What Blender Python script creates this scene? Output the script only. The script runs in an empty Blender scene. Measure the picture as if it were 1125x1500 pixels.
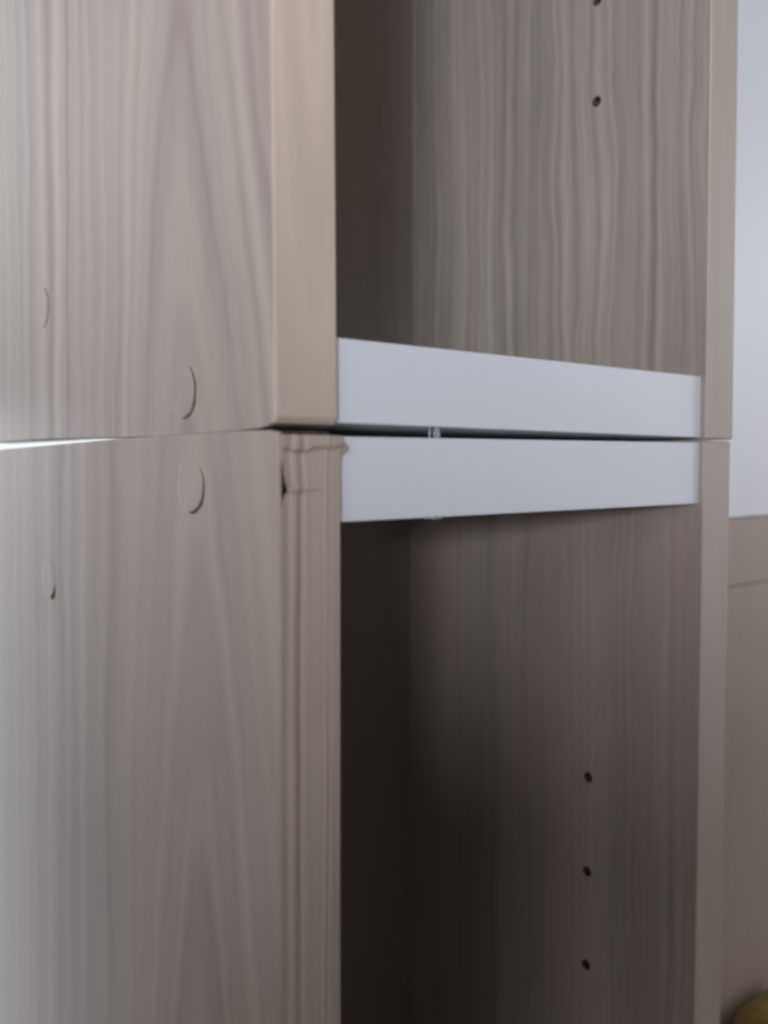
import bpy, bmesh, math, random
from mathutils import Vector, Matrix
random.seed(7)
S = bpy.context.scene
C = S.collection
MM = 0.001

# ------------------------------------------------------------------ camera
cam = bpy.data.cameras.new('camera')
cam.sensor_fit = 'VERTICAL'; cam.sensor_height = 24.0; cam.sensor_width = 18.0
cam.lens = 24.0 * 1343.75 / 1500.0
cam.clip_start = 0.005; cam.clip_end = 50
cam.dof.use_dof = True; cam.dof.focus_distance = 0.235; cam.dof.aperture_fstop = 7.5
co = bpy.data.objects.new('camera', cam); C.objects.link(co)
yaw, pitch, roll = math.radians(39.339), math.radians(-2.785), math.radians(-0.275)
fw = Vector((math.sin(yaw)*math.cos(pitch), math.cos(yaw)*math.cos(pitch), math.sin(pitch)))
r0 = Vector((math.cos(yaw), -math.sin(yaw), 0)); u0 = r0.cross(fw)
rt = r0*math.cos(roll) + u0*math.sin(roll); up = -r0*math.sin(roll) + u0*math.cos(roll)
m = Matrix((rt, up, -fw)).transposed().to_4x4(); m.translation = Vector((-110.498, -149.613, -7.643))*MM
co.matrix_world = m
S.camera = co

# ------------------------------------------------------------------ light
w = bpy.data.worlds.new('World'); S.world = w; w.use_nodes = True
bg = w.node_tree.nodes['Background']
bg.inputs['Color'].default_value = (0.93, 0.93, 1.0, 1); bg.inputs['Strength'].default_value = 0.118

def spot(name, loc, aim, watts, half, blend, radius, col):
    l = bpy.data.lights.new(name, 'SPOT'); l.energy = watts; l.color = col
    l.spot_size = math.radians(half*2); l.spot_blend = blend; l.shadow_soft_size = radius
    o = bpy.data.objects.new(name, l); C.objects.link(o); o.location = loc
    o.rotation_euler = (Vector(aim)-Vector(loc)).to_track_quat('-Z', 'Y').to_euler()
    return o
spot('front_lamp', (-.80, -.74, .13), (.02, .0, .382), 42, 21.0, .10, .11, (.80, .86, 1.0))
def area(name, loc, aim, watts, sx, sy, col):
    l = bpy.data.lights.new(name, 'AREA'); l.energy = watts; l.shape = 'RECTANGLE'; l.size = sx; l.size_y = sy; l.color = col
    o = bpy.data.objects.new(name, l); C.objects.link(o); o.location = loc
    o.rotation_euler = (Vector(aim)-Vector(loc)).to_track_quat('-Z', 'Y').to_euler(); return o
area('fill_lamp', (-1.05, -.50, .22), (0, 0, -.05), 1.6, .35, .35, (.90, .92, 1.0))
area('right_fill', (1.0, -.34, .05), (.32, .06, .0), 2.4, .5, .6, (.93, .93, 1.0))  # added unseen fill, brightens the chest and the front edges
area('window_lamp', (-.16, 1.12, -.42), (-.16, 0, -.42), 1.25, .36, .98, (.84, .88, 1.0))
area('wall_fill', (.20, .62, .75), (.3, 1.2, 0), 16, .5, .5, (.9, .95, 1))  # added unseen fill, brightens the wall that shows through the joint

S.view_settings.view_transform = 'Standard'; S.view_settings.look = 'None'
S.view_settings.exposure = 0; S.view_settings.gamma = 1
S.render.engine = 'CYCLES'
S.cycles.filter_width = 2.9
S.cycles.use_adaptive_sampling = False
S.cycles.sample_clamp_indirect = 2.0
S.cycles.max_bounces = 8; S.cycles.diffuse_bounces = 6
try:
    S.cycles.use_denoising = True; S.cycles.denoiser = 'OPENIMAGEDENOISE'
except Exception: pass

# ------------------------------------------------------------------ materials
class N:
    def __init__(s, mat):
        mat.use_nodes = True; s.t = mat.node_tree; s.b = s.t.nodes['Principled BSDF']
    def _in(s, sock, v):
        if hasattr(v, 'is_output'): s.t.links.new(v, sock)
        elif v is not None: sock.default_value = v
    def math(s, op, a, b=None, c=None, clamp=False):
        n = s.t.nodes.new('ShaderNodeMath'); n.operation = op; n.use_clamp = clamp
        for i, v in enumerate((a, b, c)):
            if v is not None: s._in(n.inputs[i], v)
        return n.outputs[0]
    def xyz(s):
        tc = s.t.nodes.new('ShaderNodeTexCoord'); n = s.t.nodes.new('ShaderNodeSeparateXYZ')
        s.t.links.new(tc.outputs['Object'], n.inputs[0]); return n.outputs
    def comb(s, x, y, z):
        n = s.t.nodes.new('ShaderNodeCombineXYZ')
        for i, v in enumerate((x, y, z)): s._in(n.inputs[i], v)
        return n.outputs[0]
    def noise(s, vec=None, scale=1., detail=2., rough=.5, dist=0., w=None):
        n = s.t.nodes.new('ShaderNodeTexNoise')
        if w is not None:
            n.noise_dimensions = '1D'; s._in(n.inputs['W'], w)
        else: s._in(n.inputs['Vector'], vec)
        n.inputs['Scale'].default_value = scale; n.inputs['Detail'].default_value = detail
        n.inputs['Roughness'].default_value = rough; n.inputs['Distortion'].default_value = dist
        return n.outputs[0]
    def mix(s, f, a, b, mode='MIX'):
        n = s.t.nodes.new('ShaderNodeMix'); n.data_type = 'RGBA'; n.blend_type = mode
        s._in(n.inputs['Factor'], f)
        for k, v in ((6, a), (7, b)): s._in(n.inputs[k], v if hasattr(v, 'is_output') else (*v, 1))
        return n.outputs[2]
    def bump(s, h, strength, dist):
        n = s.t.nodes.new('ShaderNodeBump'); n.inputs['Strength'].default_value = strength
        n.inputs['Distance'].default_value = dist; s._in(n.inputs['Height'], h)
        s.t.links.new(n.outputs[0], s.b.inputs['Normal'])
    def smooth(s, v, lo, hi):
        n = s.t.nodes.new('ShaderNodeMapRange'); n.interpolation_type = 'SMOOTHSTEP'
        s._in(n.inputs[0], v); n.inputs[1].default_value = lo; n.inputs[2].default_value = hi
        return n.outputs[0]

def wood(name, light, dark, tint, axis='y', uc=.038, z0=.0, d=.012, slope=.10, rings=260., a_ring=.5, a_streak=.5,
         a_fibre=.25, streak=150., zs=3.5, wander=.004, rough=.23, seed=0., zo=0., spec=.5, vee=0., lines=1.):
    """Wood with rings cut by the face (cathedral arches) over long streaks and fibres. Lengths in metres."""
    mat = bpy.data.materials.new(name); n = N(mat)
    x, y, z = n.xyz(); u = n.math('ADD', {'x': x, 'y': y}[axis], {'x': .0677, 'y': .1025}[axis])
    z = n.math('ADD', z, zo)          # back to the stack's own frame, so grain is placed from the joint
    low = n.noise(n.comb(n.math('MULTIPLY', u, 26.), n.math('MULTIPLY', z, 9.), seed), 1., 3., .55)
    uw = n.math('ADD', u, n.math('MULTIPLY', n.math('SUBTRACT', low, .5), wander*2))
    du = n.math('SUBTRACT', uw, uc)
    dz = n.math('ADD', n.math('MULTIPLY', n.math('SUBTRACT', z, z0), slope), d)
    rr = n.math('SQRT', n.math('ADD', n.math('MULTIPLY', du, du), n.math('MULTIPLY', dz, dz)))
    if vee:      # nested arches that open downwards; their legs run near vertical on the far side
        keep = n.math('SUBTRACT', 1., n.math('MULTIPLY', n.smooth(du, .0, .05), .8))
        fall = n.math('MULTIPLY', n.math('MULTIPLY', n.math('SUBTRACT', z, z0), vee), keep)
        rr = n.math('ADD', n.math('SQRT', n.math('ADD', n.math('MULTIPLY', du, du), d*d)), fall)
    ring = n.noise(w=n.math('ADD', n.math('MULTIPLY', rr, rings), seed*3.1), scale=1., detail=1.6, rough=.5)
    st = n.noise(n.comb(n.math('MULTIPLY', uw, streak), n.math('MULTIPLY', z, zs), seed+4.), 1., 4., .6)
    fb = n.noise(n.comb(n.math('MULTIPLY', uw, 1300.), n.math('MULTIPLY', z, 40.), seed+9.), 1., 2., .5)
    def c(v, k): return n.math('MULTIPLY', n.math('SUBTRACT', v, .5), k*2.4)
    f = n.math('ADD', n.math('ADD', c(ring, a_ring), c(st, a_streak)), n.math('ADD', c(fb, a_fibre), .5), clamp=True)
    if lines != 1.: f = n.math('POWER', f, lines)
    col = n.mix(f, dark, light)
    tn = n.noise(n.comb(n.math('MULTIPLY', u, 55.), n.math('MULTIPLY', z, 5.), seed+21.), 1., 3., .5)
    col = n.mix(n.math('MULTIPLY', n.smooth(tn, .4, .7), .45), col, tint)
    n._in(n.b.inputs['Base Color'], col)
    n._in(n.b.inputs['Roughness'], n.math('ADD', rough-.05, n.math('MULTIPLY', st, .1)))
    n.b.inputs['Specular IOR Level'].default_value = spec
    n.bump(n.math('ADD', fb, n.math('MULTIPLY', st, .6)), .25, .00008)
    return mat

def plain(name, col, rough=.5, var=.06, scale=60., spec=.4, bump=.0):
    mat = bpy.data.materials.new(name); n = N(mat)
    x, y, z = n.xyz(); v = n.noise(n.comb(x, y, z), scale, 4., .6)
    lo = tuple(max(0, c*(1-var)) for c in col); hi = tuple(min(1, c*(1+var)) for c in col)
    n._in(n.b.inputs['Base Color'], n.mix(n.smooth(v, .3, .7), lo, hi))
    n.b.inputs['Roughness'].default_value = rough; n.b.inputs['Specular IOR Level'].default_value = spec
    if bump:
        n.bump(n.noise(n.comb(x, y, z), 900., 3., .6), bump, .0001)
    return mat

L1, D1, T1 = (.665, .55, .45), (.43, .33, .285), (.63, .505, .42)
M_side_up = wood('wood_side_upper', L1, D1, T1, 'y', uc=.037, z0=.06, d=.007, vee=.18, rings=125, a_ring=.8, a_streak=.28, a_fibre=.12, streak=38, zs=4, wander=.0075, seed=1.3)
M_side_lo = wood('wood_side_lower', L1, D1, T1, 'y', uc=.034, z0=-.05, d=.009, vee=.15, rings=105, a_ring=.7, a_streak=.28, a_fibre=.12, streak=36, zs=3.5, wander=.0075, seed=5.7, zo=-.902)
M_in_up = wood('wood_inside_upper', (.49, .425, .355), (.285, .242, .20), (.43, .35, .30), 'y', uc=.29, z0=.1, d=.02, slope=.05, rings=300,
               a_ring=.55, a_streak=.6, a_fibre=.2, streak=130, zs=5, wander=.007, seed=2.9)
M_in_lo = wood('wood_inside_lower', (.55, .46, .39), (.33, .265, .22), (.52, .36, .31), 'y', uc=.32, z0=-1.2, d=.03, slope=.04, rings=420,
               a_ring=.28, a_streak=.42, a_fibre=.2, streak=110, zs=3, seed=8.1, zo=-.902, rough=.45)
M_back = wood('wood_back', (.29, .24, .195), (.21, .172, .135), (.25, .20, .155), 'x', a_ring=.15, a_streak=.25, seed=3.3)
M_band_up = wood('band_plain', (.75, .605, .475), (.63, .50, .385), (.70, .55, .44), 'x', uc=-.005, z0=.05, d=.004, slope=-.12, rings=300,
                 a_ring=.5, a_streak=.35, a_fibre=.3, wander=.002, seed=4.2, rough=.5, spec=.3)
M_band_right = wood('band_right', (.61, .515, .42), (.51, .425, .345), (.56, .46, .38), 'x', a_ring=.3, a_streak=.3, a_fibre=.25, seed=9.2, rough=.5, spec=.3)
M_band_lo = wood('band_grained', (.69, .56, .45), (.30, .22, .155), (.62, .48, .385), 'x', uc=.078, z0=-1.4, d=.03, slope=.02, rings=880, lines=.6,
                 a_ring=.9, a_streak=.4, a_fibre=.2, streak=420, zs=5, wander=.0012, seed=6.4, rough=.5, spec=.3)
M_white = plain('white_laminate', (.90, .90, .90), .38, .015, 14., .4)
M_core = plain('chipboard_core', (.10, .075, .055), .9, .5, 900., .1, .5)
M_cap_shade = plain('cap_shade', (.19, .14, .11), .9, .4, 500., .1)  # shade beside the caps, put into the colour of a disc
M_cap_shade_pale = plain('cap_shade_pale', (.42, .34, .30), .8, .15, 300., .2)  # fainter painted shade for the rear upper cap
M_glue = plain('glue', (.34, .40, .42), .35, .05, 300., .5)
M_board = plain('white_board', (.93, .93, .93), .45, .015, 6., .3)
M_wall = plain('wall_paint', (.86, .86, .85), .8, .02, 8., .2)
M_chest = wood('chest_wood', (.57, .46, .375), (.46, .37, .30), (.54, .42, .35), 'x', spec=.25, rough=.55, uc=.4, a_ring=.2, a_streak=.35, streak=60, seed=7.7)
M_yellow = plain('yellow_card', (.30, .235, .06), .6, .15, 40., .3)
M_floor = plain('floor', (.22, .19, .165), .6, .15, 12., .3)

# ------------------------------------------------------------------ mesh helpers (all in mm, world frame)
def obj(name, bm, mat, parent=None, lean=None, bevel=0., smooth=False, base=None):
    if lean:
        for v in bm.verts: v.co = lean(v.co)
    if parent is not None:
        b = (base or parent).location/MM
        for v in bm.verts: v.co -= b
    for v in bm.verts: v.co *= MM
    bmesh.ops.recalc_face_normals(bm, faces=bm.faces)
    me = bpy.data.meshes.new(name); bm.to_mesh(me); bm.free()
    if smooth:
        for p in me.polygons: p.use_smooth = True
    me.materials.append(mat)
    o = bpy.data.objects.new(name, me); C.objects.link(o)
    if parent is not None: o.parent = parent
    if bevel:
        md = o.modifiers.new('bevel', 'BEVEL'); md.width = bevel*MM; md.segments = 3; md.limit_method = 'ANGLE'; md.angle_limit = math.radians(40)
    return o
def box(bm, x0, x1, y0, y1, z0, z1):
    v = [bm.verts.new((x, y, z)) for x in (x0, x1) for y in (y0, y1) for z in (z0, z1)]
    for f in ((0, 1, 3, 2), (4, 6, 7, 5), (0, 4, 5, 1), (2, 3, 7, 6), (0, 2, 6, 4), (1, 5, 7, 3)): bm.faces.new([v[i] for i in f])
def boxed(*a):
    bm = bmesh.new(); box(bm, *a); return bm
def prism_x(prof, x0, x1):
    """profile of (y, z) extruded along x"""
    bm = bmesh.new()
    A = [bm.verts.new((x0, y, z)) for y, z in prof]; B = [bm.verts.new((x1, y, z)) for y, z in prof]
    n = len(prof); bm.faces.new(A); bm.faces.new(B[::-1])
    for i in range(n): bm.faces.new((A[i], A[(i+1) % n], B[(i+1) % n], B[i]))
    return bm
def panel_with_holes(x0, x1, y0, y1, z0, z1, holes, rad, depth):
    """slab whose face at x0 has real drilled blind holes"""
    bm = bmesh.new(); box(bm, x0+.02, x1, y0, y1, z0, z1)
    bm.faces.ensure_lookup_table(); bmesh.ops.delete(bm, geom=[bm.faces[0]], context='FACES_ONLY')
    def q(ya, yb, za, zb): bm.faces.new([bm.verts.new((x0+.02, y, z)) for y, z in ((ya, za), (yb, za), (yb, zb), (ya, zb))])
    h = rad*2; zc = z0
    for (hy, hz) in sorted(holes, key=lambda t: t[1]):
        q(y0, y1, zc, hz-h); q(y0, hy-h, hz-h, hz+h); q(hy+h, y1, hz-h, hz+h); zc = hz+h
        K = 24; sq, ci, dp = [], [], []
        for k in range(K):
            a = 2*math.pi*(k+.5)/K; c, s = math.cos(a), math.sin(a); e = h/max(abs(c), abs(s))
            sq.append(bm.verts.new((x0+.02, hy+e*c, hz+e*s)))
            ci.append(bm.verts.new((x0+.02, hy+rad*c, hz+rad*s)))
            dp.append(bm.verts.new((x0+.02+depth, hy+rad*c, hz+rad*s)))
        for k in range(K):
            j = (k+1) % K
            bm.faces.new((sq[k], sq[j], ci[j], ci[k])); bm.faces.new((ci[k], ci[j], dp[j], dp[k]))
        bm.faces.new(dp)
        for cx, cz in ((1, 1), (-1, 1), (-1, -1), (1, -1)):      # square corners
            near = sorted(sq, key=lambda v: (v.co.y-hy-cx*h)**2+(v.co.z-hz-cz*h)**2)[:2]
            bm.faces.new((near[0], bm.verts.new((x0+.02, hy+cx*h, hz+cz*h)), near[1]))
    q(y0, y1, zc, z1)
    return bm
def hole_lining(x0, hy, hz, rad, depth):
    bm = bmesh.new(); K = 20; a, b = [], []
    for k in range(K):
        t = 2*math.pi*k/K
        a.append(bm.verts.new((x0+.15, hy+(rad-.05)*math.cos(t), hz+(rad-.05)*math.sin(t))))
        b.append(bm.verts.new((x0+depth-.1, hy+(rad-.05)*math.cos(t), hz+(rad-.05)*math.sin(t))))
    for k in range(K): bm.faces.new((a[k], a[(k+1) % K], b[(k+1) % K], b[k]))
    bm.faces.new(b); return bm
def cap_disc(parent, x, y, z, rad, face, rim, shift, shade_rad, lean=None, squash=.93):
    """thin round cover on a face that looks to -x; an added darker disc paints its shade along the front lower rim"""
    K = 48; ph = random.random()*6
    def circ(bm, yc, zc, r, xx, wob=1.):
        o = []
        for k in range(K):
            t = 2*math.pi*k/K; q = r*(1+wob*(.012*math.sin(3*t+ph)+.008*math.sin(7*t)))
            o.append(bm.verts.new((xx, yc+q*math.cos(t)*squash, zc+q*math.sin(t))))
        return o
    def disc(prof, yc, zc):
        bm = bmesh.new(); R_ = [circ(bm, yc, zc, r, x-h) for r, h in prof]
        for a, b in zip(R_, R_[1:]):
            for k in range(K): bm.faces.new((a[k], a[(k+1) % K], b[(k+1) % K], b[k]))
        bm.faces.new(R_[-1]); bm.faces.new(R_[0][::-1]); return bm
    o = obj('screw_cap', disc(((rad, -.2), (rad, .05), (rad*.98, .075), (rad*.9, .08)), y, z), face, parent, lean, smooth=True)
    obj('shade_disc', disc(((shade_rad, -.2), (shade_rad, .03)), y+shift[0], z+shift[1]), rim, o, lean, base=parent)  # darker disc peeks out as the painted shade of the cap
    return o
def empty(name, loc, label, cat, group=None):
    o = bpy.data.objects.new(name, None); C.objects.link(o); o.location = Vector(loc)*MM; o.empty_display_size = .02
    tag(o, label, cat, group); return o
def tag(o, label, cat, group=None):
    o['label'] = label; o['category'] = cat
    if group: o['group'] = group
def structure(o): o['kind'] = 'structure'; return o

# ------------------------------------------------------------------ setting
structure(obj('wall', boxed(-900, 1900, 1200, 1260, -902, 1100), M_wall))
structure(obj('floor', boxed(-900, 1900, -700, 1200, -930, -902), M_floor))

# ------------------------------------------------------------------ cabinets
TP, DEP, BK = 14.415, 205., 131.5            # side thickness, depth, where the back panel starts
GR = 'narrow open cabinets stacked on each other'
# upper -------------------------------------------------------------
W, GN = 135.47, .98
H = 235.
up_c = empty('open_cabinet', (W/2, DEP/2, 0), 'upper open wood cabinet with plain front edge, resting on the lower one', 'cabinet', GR)
def bottom_up(y0): return [(y0, 1.1), (3.4, .5), (8, .18), (14, .05), (26, .0), (56, .0), (74, .3), (92, .75), (118, 1.28), (160, 1.5), (DEP, 1.9)]
prof = bottom_up(.9)+[(DEP, H), (.9, H)]
obj('side_panel', prism_x(prof, -TP, 0), M_side_up, up_c, bevel=.18)
holes_u = [(40.9, 110.4+32*k) for k in range(4)]
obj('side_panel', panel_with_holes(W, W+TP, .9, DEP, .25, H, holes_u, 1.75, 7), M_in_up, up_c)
for hy, hz in holes_u[:2]: obj('shelf_pin_hole', hole_lining(W, hy, hz, 1.75, 7), M_core, up_c)
def band_up(x0, x1):
    return prism_x([(0, 2.4), (.45, 1.65), (.9, 1.4), (.9, H), (0, H)], x0, x1)
obj('edge_band', band_up(-TP+.05, -.02), M_band_up, up_c, bevel=.2)
obj('edge_band', prism_x([(0, .55), (.9, .35), (.9, H), (0, H)], W+.02, W+TP), M_band_right, up_c, bevel=.3)
bm = bmesh.new()                                # white bottom panel, its gap narrows to the right
r = 1.96
for (x, gz) in ((.05, 1.5), (W-.05, .75)):
    for y in (r, BK-20):
        for z in (gz, 18.85): bm.verts.new((x, y, z))
bm.verts.ensure_lookup_table(); v = bm.verts
for f in ((0, 1, 3, 2), (4, 6, 7, 5), (0, 4, 5, 1), (2, 3, 7, 6), (0, 2, 6, 4), (1, 5, 7, 3)): bm.faces.new([v[i] for i in f])
obj('bottom_panel', bm, M_white, up_c, bevel=.35)
obj('top_panel', boxed(.05, W-.05, r, BK, H-18, H-.2), M_white, up_c, bevel=.35)
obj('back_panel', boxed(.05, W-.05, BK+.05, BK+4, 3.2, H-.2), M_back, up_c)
cap_disc(up_c, -TP, 38.8, 9.9, 6.2, M_side_up, M_cap_shade, (-1.3, -.6), 6.0)
cap_disc(up_c, -TP, 128.2, 40.2, 6.0, M_side_up, M_cap_shade_pale, (-1.9, -.1), 5.7)
# lower (leans a hair to the left and is set slightly proud) ---------
W2, H2 = 133.74, 880.
cy_, sy_ = math.cos(.0027), math.sin(.0027)
def lean(p): return Vector((p.x*cy_-p.y*sy_+.233+.008*p.z, p.x*sy_+p.y*cy_-.566, p.z))
lo_c = empty('open_cabinet', (W2/2, DEP/2, -H2-22), 'lower open wood cabinet with dark grained front edge chipped at its top corner', 'cabinet', GR)
zb = -H2-22
def top_lo(y0): return [(y0, -.7), (3.2, -.3), (8, -.12), (14, -.03), (26, -.01), (62, -.01), (85, -.18), (118, -.55), (160, -.98), (DEP, -1.4)]
prof = top_lo(3.4)+[(DEP, zb), (3.4, zb)]
# the facing wood carries on to the front corner; behind the band the board core is set back
outer = prism_x([(.55, -.7)]+top_lo(3.2)[1:]+[(DEP, zb), (.55, zb)], -TP, -TP+.9)
obj('side_facing', outer, M_side_lo, lo_c, lean, bevel=.15)
obj('side_panel', prism_x(prof, -TP+.92, -.02), M_core, lo_c, lean)
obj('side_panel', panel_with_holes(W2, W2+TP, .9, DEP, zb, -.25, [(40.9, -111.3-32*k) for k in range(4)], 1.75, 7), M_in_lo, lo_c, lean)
for k in range(3): obj('shelf_pin_hole', hole_lining(W2, 40.9, -111.3-32*k, 1.75, 7), M_core, lo_c, lean)
# chipped, swollen band on the near front edge: one height-field sheet with thickness
def band_low():
    bm = bmesh.new()
    zs = [-1.25, -1.5, -2., -2.8, -3.1, -3.4, -3.7, -3.9, -4.15, -4.5, -4.9, -5.4, -7, -9, -10.8, -11.7, -12.05, -12.15, -12.4, -12.9, -14, -15.5, -17, -19, -22, -27, -34, -45]
    zs += [-45-9*k for k in range(1, 26)]+[-400, -600, zb]
    NX = 34
    def lut(pts, z):
        for (a, xa), (b, xb) in zip(pts, pts[1:]):
            if b <= z <= a: return xa+(xb-xa)*(a-z)/(a-b)
    def left(z):
        x = lut(((0, -14.3), (-3.4, -14.25), (-4.0, -14.0), (-5.5, -13.7), (-8, -13.2), (-10.2, -12.8), (-11.6, -12.2), (-12.3, -12.0), (-12.9, -12.7), (-14.5, -13.4), (-19, -14.3), (-999, -14.38)), z)
        return x+(.10*math.sin(z*4.1)+.07*math.sin(z*9.7) if -15 < z < -4 else 0)
    def right(z):
        return lut(((0, -.05), (-2.0, .05), (-2.7, .9), (-3.5, 1.8), (-4.1, 1.95), (-4.7, .6), (-5.6, .05), (-999, 0)), z)
    def front(x, z):
        t = (x+14.4)/14.4
        e = -3.5-.45*math.sin(4.2*t+.6)+.18*math.sin(13*t)          # uneven lower lip of the lifted top piece
        if z > e: h = .62+.28*math.sin(3.2*t+.4)
        elif z > e-.9: h = (.62+.28*math.sin(3.2*t+.4))*(1-(e-z)/.9)-.12*(e-z)/.9
        elif z > -12.1: k = max(0, (-4.4-z)/7.7); h = -.14*(1-k)+1.3*k**1.5*max(0, 1-1.5*max(0, t-.08))
        elif z > -12.9: h = max(0, .85-1.4*t)*max(0, 1-(-12.1-z)/.8)-.1*max(0, 1-1.7*t)
        else: h = -.10*max(0, 1-1.7*t)*max(0, 1-(-12.9-z)/5)
        if t < .05: h -= .06
        return -h+.035*math.sin(6*t+z*1.3)*(1 if z > -16 else 0)
    F, B = [], []
    for z in zs:
        a, b = left(z), right(z)
        F.append([bm.verts.new((a+(b-a)*i/NX, front(a+(b-a)*i/NX, z), z+(.10*math.sin(i*.9)+.08*math.sin(i*2.3) if -13 < z < -3 else 0))) for i in range(NX+1)])
        B.append([bm.verts.new((a+(b-a)*i/NX, .9, z)) for i in range(NX+1)])
    for j in range(len(zs)-1):
        for i in range(NX):
            bm.faces.new((F[j][i], F[j][i+1], F[j+1][i+1], F[j+1][i])); bm.faces.new((B[j][i], B[j+1][i], B[j+1][i+1], B[j][i+1]))
        for i, q in ((0, 0), (NX, 1)):
            bm.faces.new((F[j][i], F[j+1][i], B[j+1][i], B[j][i]))
    for j in (0, len(zs)-1):
        for i in range(NX): bm.faces.new((F[j][i], F[j][i+1], B[j][i+1], B[j][i]))
    return bm
o = obj('edge_band', band_low(), M_band_lo, lo_c, lean); o['label'] = 'chipped and swollen wood edge strip with dark vertical grain'
obj('edge_band', prism_x([(0, -.55), (.9, -.35), (.9, zb), (0, zb)], W2+.02, W2+TP), M_band_right, lo_c, lean, bevel=.3)
r2 = 1.57
bm = bmesh.new()
for (x, gz) in ((.05, -1.3), (W2-.05, -.75)):
    for y in (r2, BK):
        for z in (-18.85, gz): bm.verts.new((x, y, z))
bm.verts.ensure_lookup_table(); v = bm.verts
for f in ((0, 1, 3, 2), (4, 6, 7, 5), (0, 4, 5, 1), (2, 3, 7, 6), (0, 2, 6, 4), (1, 5, 7, 3)): bm.faces.new([v[i] for i in f])
obj('top_panel', bm, M_white, lo_c, lean, bevel=.35)
obj('bottom_panel', boxed(.05, W2-.05, r2, BK, zb+.2, zb+18), M_white, lo_c, lean, bevel=.35)
obj('shelf', boxed(.3, W2-.3, 6, BK-.2, -284, -266), M_white, lo_c, lean, bevel=.35)
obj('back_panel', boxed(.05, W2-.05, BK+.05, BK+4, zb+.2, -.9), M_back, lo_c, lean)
cap_disc(lo_c, -TP, 36.3, -11.1, 6.2, M_side_lo, M_cap_shade, (-1.2, -.8), 5.9, lean)
o = cap_disc(lo_c, -TP, 126.4, -40.2, 5.6, M_side_lo, M_cap_shade, (-3.1, -3.6), 2.7, lean); o['label'] = 'screw cap with a dark spot at its lower rim'
# small pale glue drips at the same spot on both joints
def drip(x, y, z, s):
    bm = bmesh.new(); bmesh.ops.create_icosphere(bm, subdivisions=3, radius=1)
    for v in bm.verts:
        k = 1+.18*math.sin(5*v.co.x+3*v.co.z)
        v.co = Vector((x+v.co.x*s[0]*k, y+v.co.y*s[1], z+v.co.z*s[2]*k))
    return bm
def smear(pts):
    bm = bmesh.new()
    for (x, y, z, a, b, c) in pts:
        q = drip(x, y, z, (a, b, c)); me = bpy.data.meshes.new('t'); q.to_mesh(me); q.free(); bm.from_mesh(me); bpy.data.meshes.remove(me)
    return bm
obj('glue_smear', smear([(28.6, 2.1, -.05, 1.0, .3, 1.35), (26.5, 2.2, -.1, .28, .3, 1.1)]), M_glue, lo_c, lean, smooth=True)
obj('glue_smear', smear([(28.2, 1.75, -18.9, 1.7, .35, .45), (25.4, 1.75, -18.85, .8, .3, .3), (30.3, 1.75, -18.75, .9, .3, .22)]), M_glue, lo_c, lean, smooth=True)

# ------------------------------------------------------------------ what shows to the right
ch = empty('wooden_chest', (500, 230, -902), 'blurred brown wooden chest at the right, below the white board', 'chest')
obj('top_board', boxed(200, 820, 77, 392, -64, -32.5), M_chest, ch, bevel=.6)
obj('front_panel', boxed(206, 814, 78, 100, -901.8, -64.2), M_chest, ch, bevel=1)
obj('side_panel', boxed(206, 224, 100.5, 385, -901.8, -65), M_chest, ch, bevel=1)
obj('side_panel', boxed(796, 814, 100.5, 385, -901.8, -65), M_chest, ch, bevel=1)
o = obj('white_board', boxed(205, 815, 79, 95, -32.3, 420), M_board, None, bevel=1)
tag(o, 'plain white board standing upright at the right edge, on the wooden chest', 'board')
bm = boxed(276, 335, 34, 74, -901.8, -260)
o = obj('yellow_box', bm, M_yellow, None, bevel=12)
tag(o, 'dull yellow box blurred in the bottom right corner before the chest', 'box')
